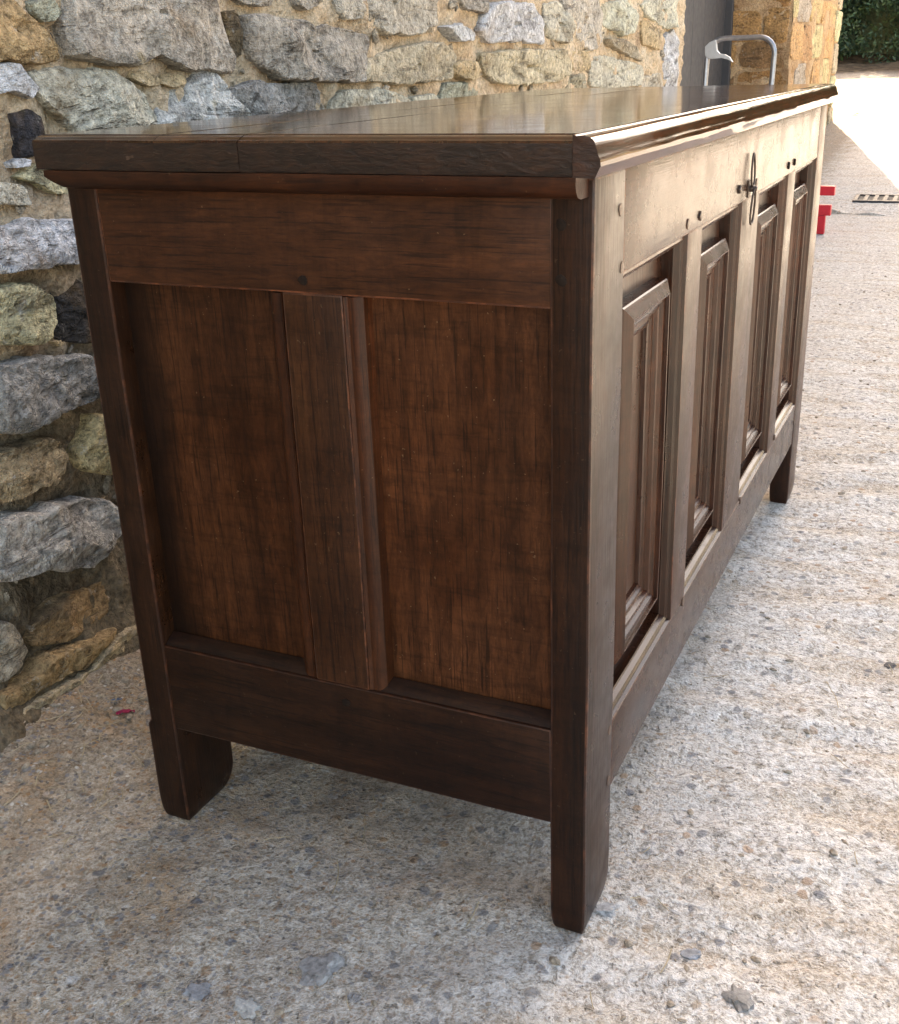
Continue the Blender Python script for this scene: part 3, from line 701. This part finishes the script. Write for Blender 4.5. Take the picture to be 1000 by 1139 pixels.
# lid
LT, LN, LF, LB = .7376, -.031, L+.020, -.502
lid = wbox('lid', (-.478, -.03, .03, L-.03, .7065, .7088), WOODY, DULL, bev=0, seed=60)
def lidboard(x0, x1, seed, col):
    bm = bmesh.new()
    # the two ends carry a small worn moulding: profile along y, extruded across the board
    prof = [(LN+.001, .7092), (LN, .7120), (LN, .7318), (LN+.0015, .7336), (LN+.004, .7342), (LN+.0052, .7352), (LN+.010, .7368), (LN+.014, .7366), (LN+.0155, LT)]
    prof += [(LN+(LF-LN)*k/14, LT) for k in range(1, 14)] + [(LF-.004, LT), (LF, .732), (LF, .7092)]
    n = 5; R_ = []
    for i in range(n+1):
        x = x0+(x1-x0)*i/n
        R_.append([bm.verts.new((x, y+mnoise.noise(Vector((x*22, z*30, seed)))*.0011*(1 if y < .0 else .3), z+mnoise.noise(Vector((x*9, y*5, seed)))*.0006)) for y, z in prof])
    for i in range(n):
        for j in range(len(prof)-1):
            f = bm.faces.new((R_[i][j], R_[i+1][j], R_[i+1][j+1], R_[i][j+1])); f.material_index = 1 if j < 2 else 0
        f = bm.faces.new((R_[i][-1], R_[i+1][-1], R_[i+1][0], R_[i][0]))
    bm.faces.new(R_[0]); bm.faces.new(R_[-1][::-1])
    bmesh.ops.recalc_face_normals(bm, faces=bm.faces[:])
    o = part('lid_board', bm, [LIDW, ENDG], col); o.parent = lid; return o
lidboard(LB, -.3722, 1, (.32, .28, .26)); lidboard(-.3718, -.2882, 2, (.29, .26, .24)); lidboard(-.2878, -.0074, 3, (.32, .28, .26))
# front nosing: roll, groove and small cove, run along the front of the lid
nose = [(-.0071, .7086), (-.0071, .7374), (-.0052, .7375), (-.0046, .7366), (-.0020, .7369), (.0010, .7368), (.0046, .7362), (.0072, .7348), (.0088, .7330), (.0100, .7300), (.0110, .7258), (.0120, .7232), (.0129, .7212), (.0133, .7195), (.0134, .7164), (.0128, .7154), (.0096, .7086), (.0086, .7082)]
bm = bmesh.new(); R_ = []; n = 120
for i in range(n+1):
    y = LN+(LF-LN)*i/n
    R_.append([bm.verts.new((x+mnoise.noise(Vector((y*16, q*.7, 3)))*.0003+mnoise.noise(Vector((y*45, q*2.7, 3)))*.00012, y, z+mnoise.noise(Vector((y*7, q*.3, 8)))*.0004)) for q, (x, z) in enumerate(nose)])
for i in range(n):
    for j in range(len(nose)): bm.faces.new((R_[i][j], R_[i+1][j], R_[i+1][(j+1) % len(nose)], R_[i][(j+1) % len(nose)]))
f = bm.faces.new(R_[0]); f.material_index = 1; f = bm.faces.new(R_[-1][::-1]); f.material_index = 1
bmesh.ops.recalc_face_normals(bm, faces=bm.faces[:])
o = part('front_nosing', bm, [LIDW, ENDG], (.50, .36, .30)); o.parent = lid
# cleats under the ends of the lid
for s, y0 in ((1, LN+.0005), (-1, LF-.0005)):
    yy = lambda d: y0+s*d
    cl = [(yy(.0), .7086), (yy(-.0004), .7035), (yy(.0012), .6985), (yy(.005), .6945), (yy(.0115), .6925), (yy(.029), .6925), (yy(.029), .7086)]
    bm = bmesh.new(); R_ = []; n = 24; x0, x1 = -.4945, -.0048
    for i in range(n+1):
        x = x0+(x1-x0)*i/n
        sh = 0 if i else 1
        R_.append([bm.verts.new((x + (.0 if q < 2 or not sh else .018*min(1, (.7035-z)/.011)), y+mnoise.noise(Vector((x*12, q, s)))*.0008, z+mnoise.noise(Vector((x*10, q, s+5)))*.0008)) for q, (y, z) in enumerate(cl)])
    for i in range(n):
        for j in range(len(cl)): bm.faces.new((R_[i][j], R_[i+1][j], R_[i+1][(j+1) % len(cl)], R_[i][(j+1) % len(cl)]))
    bm.faces.new(R_[0]); f = bm.faces.new(R_[-1][::-1]); f.material_index = 1
    bmesh.ops.recalc_face_normals(bm, faces=bm.faces[:])
    o = part('cleat', bm, [DULLX, DULLX], (.32, .265, .23)); o.parent = lid

# pegs
def peg(p, n, r, proud, col=PEG, square=False, seed=0):
    p, n = Vector(p), Vector(n); bm = bmesh.new(); rg = random.Random(seed)
    a = Vector((0, 0, 1)); b = n.cross(a).normalized(); k = 4 if square else 9
    ring = lambda rr, h, ph: [bm.verts.new(p + n*h + (a*math.sin(2*math.pi*i/k+ph)+b*math.cos(2*math.pi*i/k+ph))*rr*(1+pert[i])) for i in range(k)]
    pert = [rg.uniform(-.14, .14) for _ in range(k)]; ph = rg.uniform(0, 6)
    A = ring(r, -.004, ph); B = ring(r, proud*.7, ph); C = ring(r*.72, proud, ph)
    for X_, Y_ in ((A, B), (B, C)):
        for i in range(k): bm.faces.new((X_[i], X_[(i+1) % k], Y_[(i+1) % k], Y_[i]))
    bm.faces.new(C)
    bmesh.ops.recalc_face_normals(bm, faces=bm.faces[:])
    part('peg', bm, [col])
PEGF = plain('polished_peg', srgb(78, 58, 45), .4, 0, 150, .3, .0005)
i = 0
for u, v in ((624, 250), (624, 312), (336, 312), (385, 782), (103, 288), (172, 738), (635, 852)):
    p = hit(u, v, (0, 0, 0), (0, 1, 0)); i += 1; peg((p.x, .0012, p.z), (0, -1, 0), .0046, .0010 if u != 624 else .002, seed=i)
for u, v, sq, pr in ((690.5, 233, 0, .001), (692, 298, 0, .001), (766, 249, 0, .0008), (779, 240, 1, .0018), (822, 211, 1, .003), (842, 203, 0, .001), (877.5, 184, 0, .002), (884, 180, 0, .002), (911, 165, 0, .001), (909, 186, 0, .001),
                  (678, 812, 0, .001), (676.5, 868, 0, .001), (760, 669, 0, .001), (824, 557, 0, .001), (862, 487, 0, .001), (883.5, 470, 0, .001)):
    p = hit(u, v, (0, 0, 0), (1, 0, 0)); i += 1; peg((-.0004, p.y, p.z), (1, 0, 0), .0050, pr, IRON if sq else (PEG if pr > .0015 else PEGF), bool(sq), i)

# wrought iron clasp on the middle of the front: two hanging loops on a boss
cy, cz = .603, .636
clasp = empty('clasp', (0, cy, cz), chest)
def loop(z0, z1, wd, r, off, tilt):
    bm = bmesh.new(); pts = []
    for k in range(28):
        t = 2*math.pi*k/28; zz = math.cos(t); pts.append((off+tilt*zz, math.sin(t)*wd*(1-.25*zz), (z0+z1)/2+(z1-z0)/2*zz))
    tube_bm(bm, pts, r, 7, True); o = from_bm('loop', bm, IRON, clasp, smooth=True); return o
loop(.002, .041, .010, .0013, .0040, -.0006); loop(-.042, .002, .011, .0013, .0062, .001)
bm = bmesh.new(); tube_bm(bm, [(-.003, 0, 0), (.006, 0, 0), (.007, .0, 0), (.0085, 0, 0), (.010, 0, 0)], [.004, .004, .0028, .004, .002], 9); from_bm('boss', bm, IRON, clasp, smooth=True)
bm = box_bm(-.0006, .0012, -.007, .007, -.010, .010, .0004, .0003, 2); from_bm('plate', bm, [IRON, IRON], clasp)

# ------------------------------------------------------------------ hand truck behind the far end
TY = 4.45
A = hit(786, 80, (0, TY, 0), (0, 1, 0)); B = hit(860, 80, (0, TY, 0), (0, 1, 0)); topz = hit(822, 42, (0, TY, 0), (0, 1, 0)).z
tw = (B.x-A.x)/2; tcx = (A.x+B.x)/2
truck = empty('hand_truck', (tcx, TY, 0))
tag(truck, 'grey tubular steel hand truck with a white hand guard, standing behind the chest', 'hand truck')
bm = bmesh.new(); pts = [(-tw, -.12, .10), (-tw, -.05, .5), (-tw, 0, topz-.075)]
for k in range(1, 7): t = math.pi/2*k/6; pts.append((-tw+.07*(1-math.cos(t)), .012*k/6, topz-.07+.07*math.sin(t)))
for k in range(7): t = math.pi/2*k/6; pts.append((tw-.07+.07*math.sin(t), .012*(1-k/6), topz-.07+.07*math.cos(t)))
pts += [(tw, 0, topz-.075), (tw, -.05, .5), (tw, -.12, .10)]
tube_bm(bm, pts, .0112, 12); from_bm('frame', bm, STEEL, truck, smooth=True)
for z, yo in ((.16, -.108), (.36, -.073), (.58, -.03)):
    bm = bmesh.new(); tube_bm(bm, [(-tw, yo, z), (tw, yo, z)], .010, 10); from_bm('crossbar', bm, STEEL, truck, smooth=True)
bm = box_bm(-tw-.02, tw+.02, -.36, -.11, .012, .018, .001, 0, 1); from_bm('toe_plate', bm, [STEEL, STEEL], truck)
bm = box_bm(-tw-.02, tw+.02, -.122, -.114, .018, .16, .001, 0, 1); from_bm('back_plate', bm, [STEEL, STEEL], truck)
bm = bmesh.new(); tube_bm(bm, [(-tw-.05, -.04, .10), (tw+.05, -.04, .10)], .009, 10); from_bm('axle', bm, STEEL, truck, smooth=True)
for s in (-1, 1):
    bm = bmesh.new(); x = s*(tw+.045)
    tube_bm(bm, [(x, -.04+.075*math.cos(2*math.pi*k/24), .10+.075*math.sin(2*math.pi*k/24)) for k in range(24)], .025, 9, True)
    wh = from_bm('wheel', bm, RUBBER, truck, smooth=True)
    bm = bmesh.new(); tube_bm(bm, [(x-.018, -.04, .10), (x+.018, -.04, .10)], .054, 20); from_bm('hub', bm, STEEL, wh)
    bm = bmesh.new(); tube_bm(bm, [(s*tw, -.10, .16), (s*tw, -.04, .10)], .008, 8); from_bm('axle_bracket', bm, STEEL, truck)
g = [hit(u, v, (0, TY, 0), (0, 1, 0)) for u, v in ((785, 62), (785, 52), (790, 47), (797, 44), (798, 56), (801, 59.5), (807, 60.5), (812, 63.5), (815.5, 69), (810, 66), (804, 64.5), (797, 65), (790, 65.5))]
bm = prism_bm([(p.x-tcx, p.z) for p in g], 'y', -.016, .012, .0015); from_bm('hand_guard', bm, [PLASTIC, PLASTIC], truck)

# ------------------------------------------------------------------ low red steel frame by the far end
RY = 4.75
a = hit(929, 212, (0, RY, 0), (0, 1, 0)); b = hit(926, 231, (0, RY, 0), (0, 1, 0))
red = empty('red_frame', (a.x-.2, RY, 0)); tag(red, 'low red painted steel frame, half hidden by the far end of the chest', 'steel frame')
ox = a.x-.2
def rbox(name, x0, x1, y0, y1, z0, z1): from_bm(name, box_bm(x0, x1, y0, y1, z0, z1, .003, 0, 1), [REDP, REDP], red)
rbox('top_bar', -.34, .2, -.02, .022, a.z-.021, a.z+.021)
rbox('lower_bar', -.34, b.x-ox, -.06, -.021, b.z-.03, b.z+.018)
rbox('leg', b.x-ox-.06, b.x-ox-.022, -.058, -.024, 0.001, b.z-.031); rbox('leg', -.33, -.29, -.058, -.024, 0.001, b.z-.031)
rbox('upright', -.33, -.29, -.018, .02, 0.001, a.z-.022); rbox('upright', -.03, .01, -.018, .02, 0.001, a.z-.022)

# ------------------------------------------------------------------ drain, hedge and small things
gy0 = 5.74; gzz = float(gz(gy0))
dr = empty('drain_grate', (-.20, gy0, gzz)); tag(dr, 'iron drain grate let into the ramp beyond the kerb', 'drain grate')
dr.rotation_euler.x = math.atan(.067)
for x0, x1, y0, y1 in ((-.17, .22, -.10, -.078), (-.17, .22, .078, .10), (-.17, -.148, -.078, .078), (.198, .22, -.078, .078)):
    from_bm('rim', box_bm(x0, x1, y0, y1, -.03, .010, .002, 0, 1), [CASTI, CASTI], dr)
for k in range(7):
    x = -.12+k*.05; from_bm('bar', box_bm(x, x+.022, -.078, .078, -.02, .008, .002, 0, 1), [CASTI, CASTI], dr)
from_bm('pit', box_bm(-.147, .197, -.077, .077, -.03, .003, 0, 0, 1), [RUBBER, RUBBER], dr)

HY = 17.0
hz = .5+.15
hedge = empty('hedge', (0, HY, hz)); tag(hedge, 'dense dark green hedge of small leaves beyond the sunlit yard', 'hedge')
rg = random.Random(5); V = []; Fc = []
def leaf(c, s, d):
    d = d.normalized(); t = d.cross(Vector((rg.uniform(-1, 1), rg.uniform(-1, 1), rg.uniform(-1, 1)))).normalized(); b = d.cross(t); k = len(V)
    V.extend([c-t*s, c+b*s*.42+d*s*.1, c+t*s, c-b*s*.42+d*s*.1]); Fc.append((k, k+1, k+2, k+3))
def clump(cc, rr, n, ls):
    for k in range(n):
        d = Vector((rg.gauss(0, 1), rg.gauss(0, 1), rg.gauss(0, 1))).normalized(); leaf(cc+d*rr*rg.uniform(.5, 1.05), ls*rg.uniform(.7, 1.4), d+Vector((rg.gauss(0, .5), rg.gauss(0, .5), rg.gauss(0, .5)+.3)))
for q in range(470):
    bz = rg.random()**.8*2.5; clump(Vector((rg.uniform(-5.5, .8), rg.uniform(-.35, .6)+.1*bz, bz+.05)), rg.uniform(.2, .42), 120, .034)
for q in range(160):
    bz = rg.random()**.8*2.5; clump(Vector((rg.choice((rg.uniform(-10, -5.2), rg.uniform(.6, 5))), rg.uniform(-.35, .6)+.1*bz, bz+.05)), rg.uniform(.25, .5), 70, .06)
pydata('foliage', V, Fc, LEAF, hedge)
bm = box_bm(-10, 5, .85, 1.2, 0, 2.1, .1, .08, 30); from_bm('inner_growth', bm, [LEAF, LEAF], hedge)
for k in range(14):
    bm = bmesh.new(); x = -7+k*.85+rg.uniform(-.2, .2); tube_bm(bm, [(x, .1, -.2), (x+rg.uniform(-.1, .1), .2, .5), (x+rg.uniform(-.4, .4), .3, 1.4)], [.045, .035, .02], 8); from_bm('stem', bm, BARK, hedge)

# unseen trees along the yard, added for a dark reflection in the lid nosing
def unseen_tree(x, y, h, r, seed, lab):
    global V, Fc
    V = []; Fc = []; rr = random.Random(seed); t = empty('tree', (x, y, .5)); tag(t, lab, 'tree', 'trees beyond the yard')
    for q in range(46):
        d = Vector((rr.gauss(0, 1), rr.gauss(0, 1), rr.gauss(0, 1))).normalized()*r*rr.random()**.4
        clump(Vector((d.x, d.y, h*.55+d.z*h*.42/r)), r*.34, 90, .09)
    pydata('crown', V, Fc, LEAF, t)
    bm = bmesh.new(); tube_bm(bm, [(0, 0, -.3), (.05, .02, h*.3), (.1, 0, h*.7)], [.16, .12, .05], 9); from_bm('trunk', bm, BARK, t)
TL = ['tree in the yard side row standing next to the hedge', 'second tree of the row counted from the hedge', 'third tree of the row counted from the hedge', 'fourth tree of the row, midway along the yard side', 'fifth tree of the row counted from the hedge', 'sixth tree of the row, last but one from the hedge', 'last tree of the row, farthest from the hedge']
for k in range(7): unseen_tree(5.5+k*2.6+rg.uniform(-.4, .4), 17.5-k*1.9, rg.uniform(4.2, 5.6), rg.uniform(1.7, 2.1), 80+k, TL[k])
# stone chips trodden into the concrete, straw blown along the wall
rg = random.Random(21); V = []; Fc = []
while len(Fc) < 1500*20:
    y = -.45+rg.random()**1.6*4.2; x = rg.uniform(-1.0, .42)
    if y > 2.4 and x < -.7: continue
    r = .0016+.0042*rg.random()**3; ico(Vector((x, y, gheight(x, y)+r*.05)), r, rg.uniform(.4, .7), rg, V, Fc)
for k in range(900):
    x, y = -.60-.24*rg.random()**.7, rg.uniform(-.2, 1.0); r = .0016+.005*rg.random()**3; ico(Vector((x, y, gheight(x, y))), r, rg.uniform(.5, .8), rg, V, Fc)
tag(pydata('gravel', V, Fc, PEBBLE, color=srgb(150, 137, 119)), 'small stone chips scattered over the concrete', kind='stuff')
V = []; Fc = []
def sliver(x, y, ln, wd, a, lift=.003, bend=0):
    dx_, dy_ = math.cos(a), math.sin(a); k = len(V); n = 4
    for i in range(n+1):
        t = i/n-.5; px, py = x+dx_*ln*t-dy_*bend*(t*t)*4*ln, y+dy_*ln*t+dx_*bend*(t*t)*4*ln
        z = gheight(px, py)+.003+lift*(i/n)
        for sy, h in ((-1, 0), (1, 0), (0, wd*.7)): V.append((px-dy_*wd*sy, py+dx_*wd*sy, z+h))
    for i in range(n):
        o = k+i*3
        for p, q in ((0, 2), (2, 1), (1, 0)): Fc.append((o+p, o+q, o+3+q, o+3+p))
for k in range(330):
    if k < 220: x, y = rg.uniform(-.86, -.5), rg.uniform(-.1, .75)
    else: x, y = rg.uniform(-.45, .3), rg.uniform(-.3, 2.6)
    sliver(x, y, rg.uniform(.008, .035)*(1 if rg.random() > .15 else 2), rg.uniform(.0004, .0009), rg.uniform(0, 3.14), rg.uniform(0, .004), rg.uniform(-.07, .07))
tag(pydata('straw_bits', V, Fc, STRAW), 'bits of dry straw and twig lying on the dirt and concrete', kind='stuff')
chips = [((676, 1013), .0085, srgb(156, 155, 152), 'grey stone chip beside the foot of the near front stile'),
         ((355, 1078), .017, srgb(146, 144, 141), 'flat blue grey stone set in the dirt, the largest in the concrete'),
         ((275, 1122), .010, srgb(168, 166, 160), 'pale grey stone chip in front of the large flat blue grey stone'),
         ((218, 1100), .010, srgb(138, 137, 137), 'slate blue chip among rusty stained concrete'),
         ((822, 1114), .012, srgb(132, 129, 124), 'dark grey stone sunk in the pale concrete'),
         ((770, 1060), .008, srgb(140, 142, 144), 'small grey chip behind the dark sunk stone'),
         ((990, 740), .007, srgb(96, 92, 88), 'dark brown chip on the pale rippled concrete')]
for k, (pxy, r, col, lab) in enumerate(chips):
    p = hit(*pxy, (0, 0, 0), (0, 0, 1)); V = []; Fc = []; rg = random.Random(k+60)
    bm = bmesh.new(); bmesh.ops.create_icosphere(bm, subdivisions=3, radius=1)
    z0 = gheight(p.x, p.y)
    for v in bm.verts:
        q = v.co*(1+.7*mnoise.noise(v.co*1.3+Vector((k*9, 0, 0)))+.3*mnoise.noise(v.co*3+Vector((k, 0, 0)))); v.co = Vector((q.x*r*1.2, q.y*r*.9, max(-.1, min(q.z, .6+.3*q.x-.2*q.y))*r*.5))
    o = from_bm('stone_chip', bm, PEBBLE, color=col); o.location = (p.x, p.y, z0+r*.02); o.rotation_euler.z = k*1.3
    tag(o, lab, 'stone')
def scrap(pxy, s, col, lab, name, cat):
    p = hit(*pxy, (0, 0, .02), (0, 0, 1)); bm = bmesh.new(); rg = random.Random(int(pxy[0])); z0 = gheight(p.x, p.y)
    top = []; n = 6
    for i in range(n+1):
        top.append([bm.verts.new((s*(i/n-.5)*2, s*.4*(j/2-.5)*2*(1-.5*abs(i/n-.5))+rg.uniform(-.1, .1)*s, .003+s*.3*(mnoise.noise(Vector((i*.7, j*.9, pxy[0])))+.35))) for j in range(3)])
    for i in range(n):
        for j in range(2): bm.faces.new((top[i][j], top[i+1][j], top[i+1][j+1], top[i][j+1]))
    bmesh.ops.solidify(bm, geom=bm.faces[:], thickness=.0008)
    o = from_bm(name, bm, SCRAP, color=col); o.location = (p.x, p.y, z0); o.rotation_euler.z = .6; tag(o, lab, cat)
scrap((139, 787), .012, srgb(176, 44, 88), 'small magenta scrap of wrapper in the dirt beside the back foot of the chest', 'wrapper_scrap', 'litter')
scrap((129, 776), .007, srgb(110, 124, 148), 'small blue grey scrap next to the magenta wrapper', 'blue_scrap', 'litter')
def ramp_hit(u, v):
    d = ray(u, v); c = Vector(CAMP); t = 4.0
    while t < 16:
        p = c+d*t
        if p.z < gz(p.y): return p
        t += .01
    return p
p = ramp_hit(951, 128)
bm = bmesh.new(); pts = [bm.verts.new((.05*math.cos(t)*(1.1), .02*math.sin(t), .012+.012*math.cos(2*t))) for t in [2*math.pi*k/10 for k in range(10)]]
bm.faces.new(pts); bmesh.ops.solidify(bm, geom=bm.faces[:], thickness=.002)
o = from_bm('dry_leaf', bm, BARK); o.location = (p.x, p.y, float(gz(p.y))+.004); tag(o, 'curled dry brown leaf lying on the sunlit ramp', 'leaf')
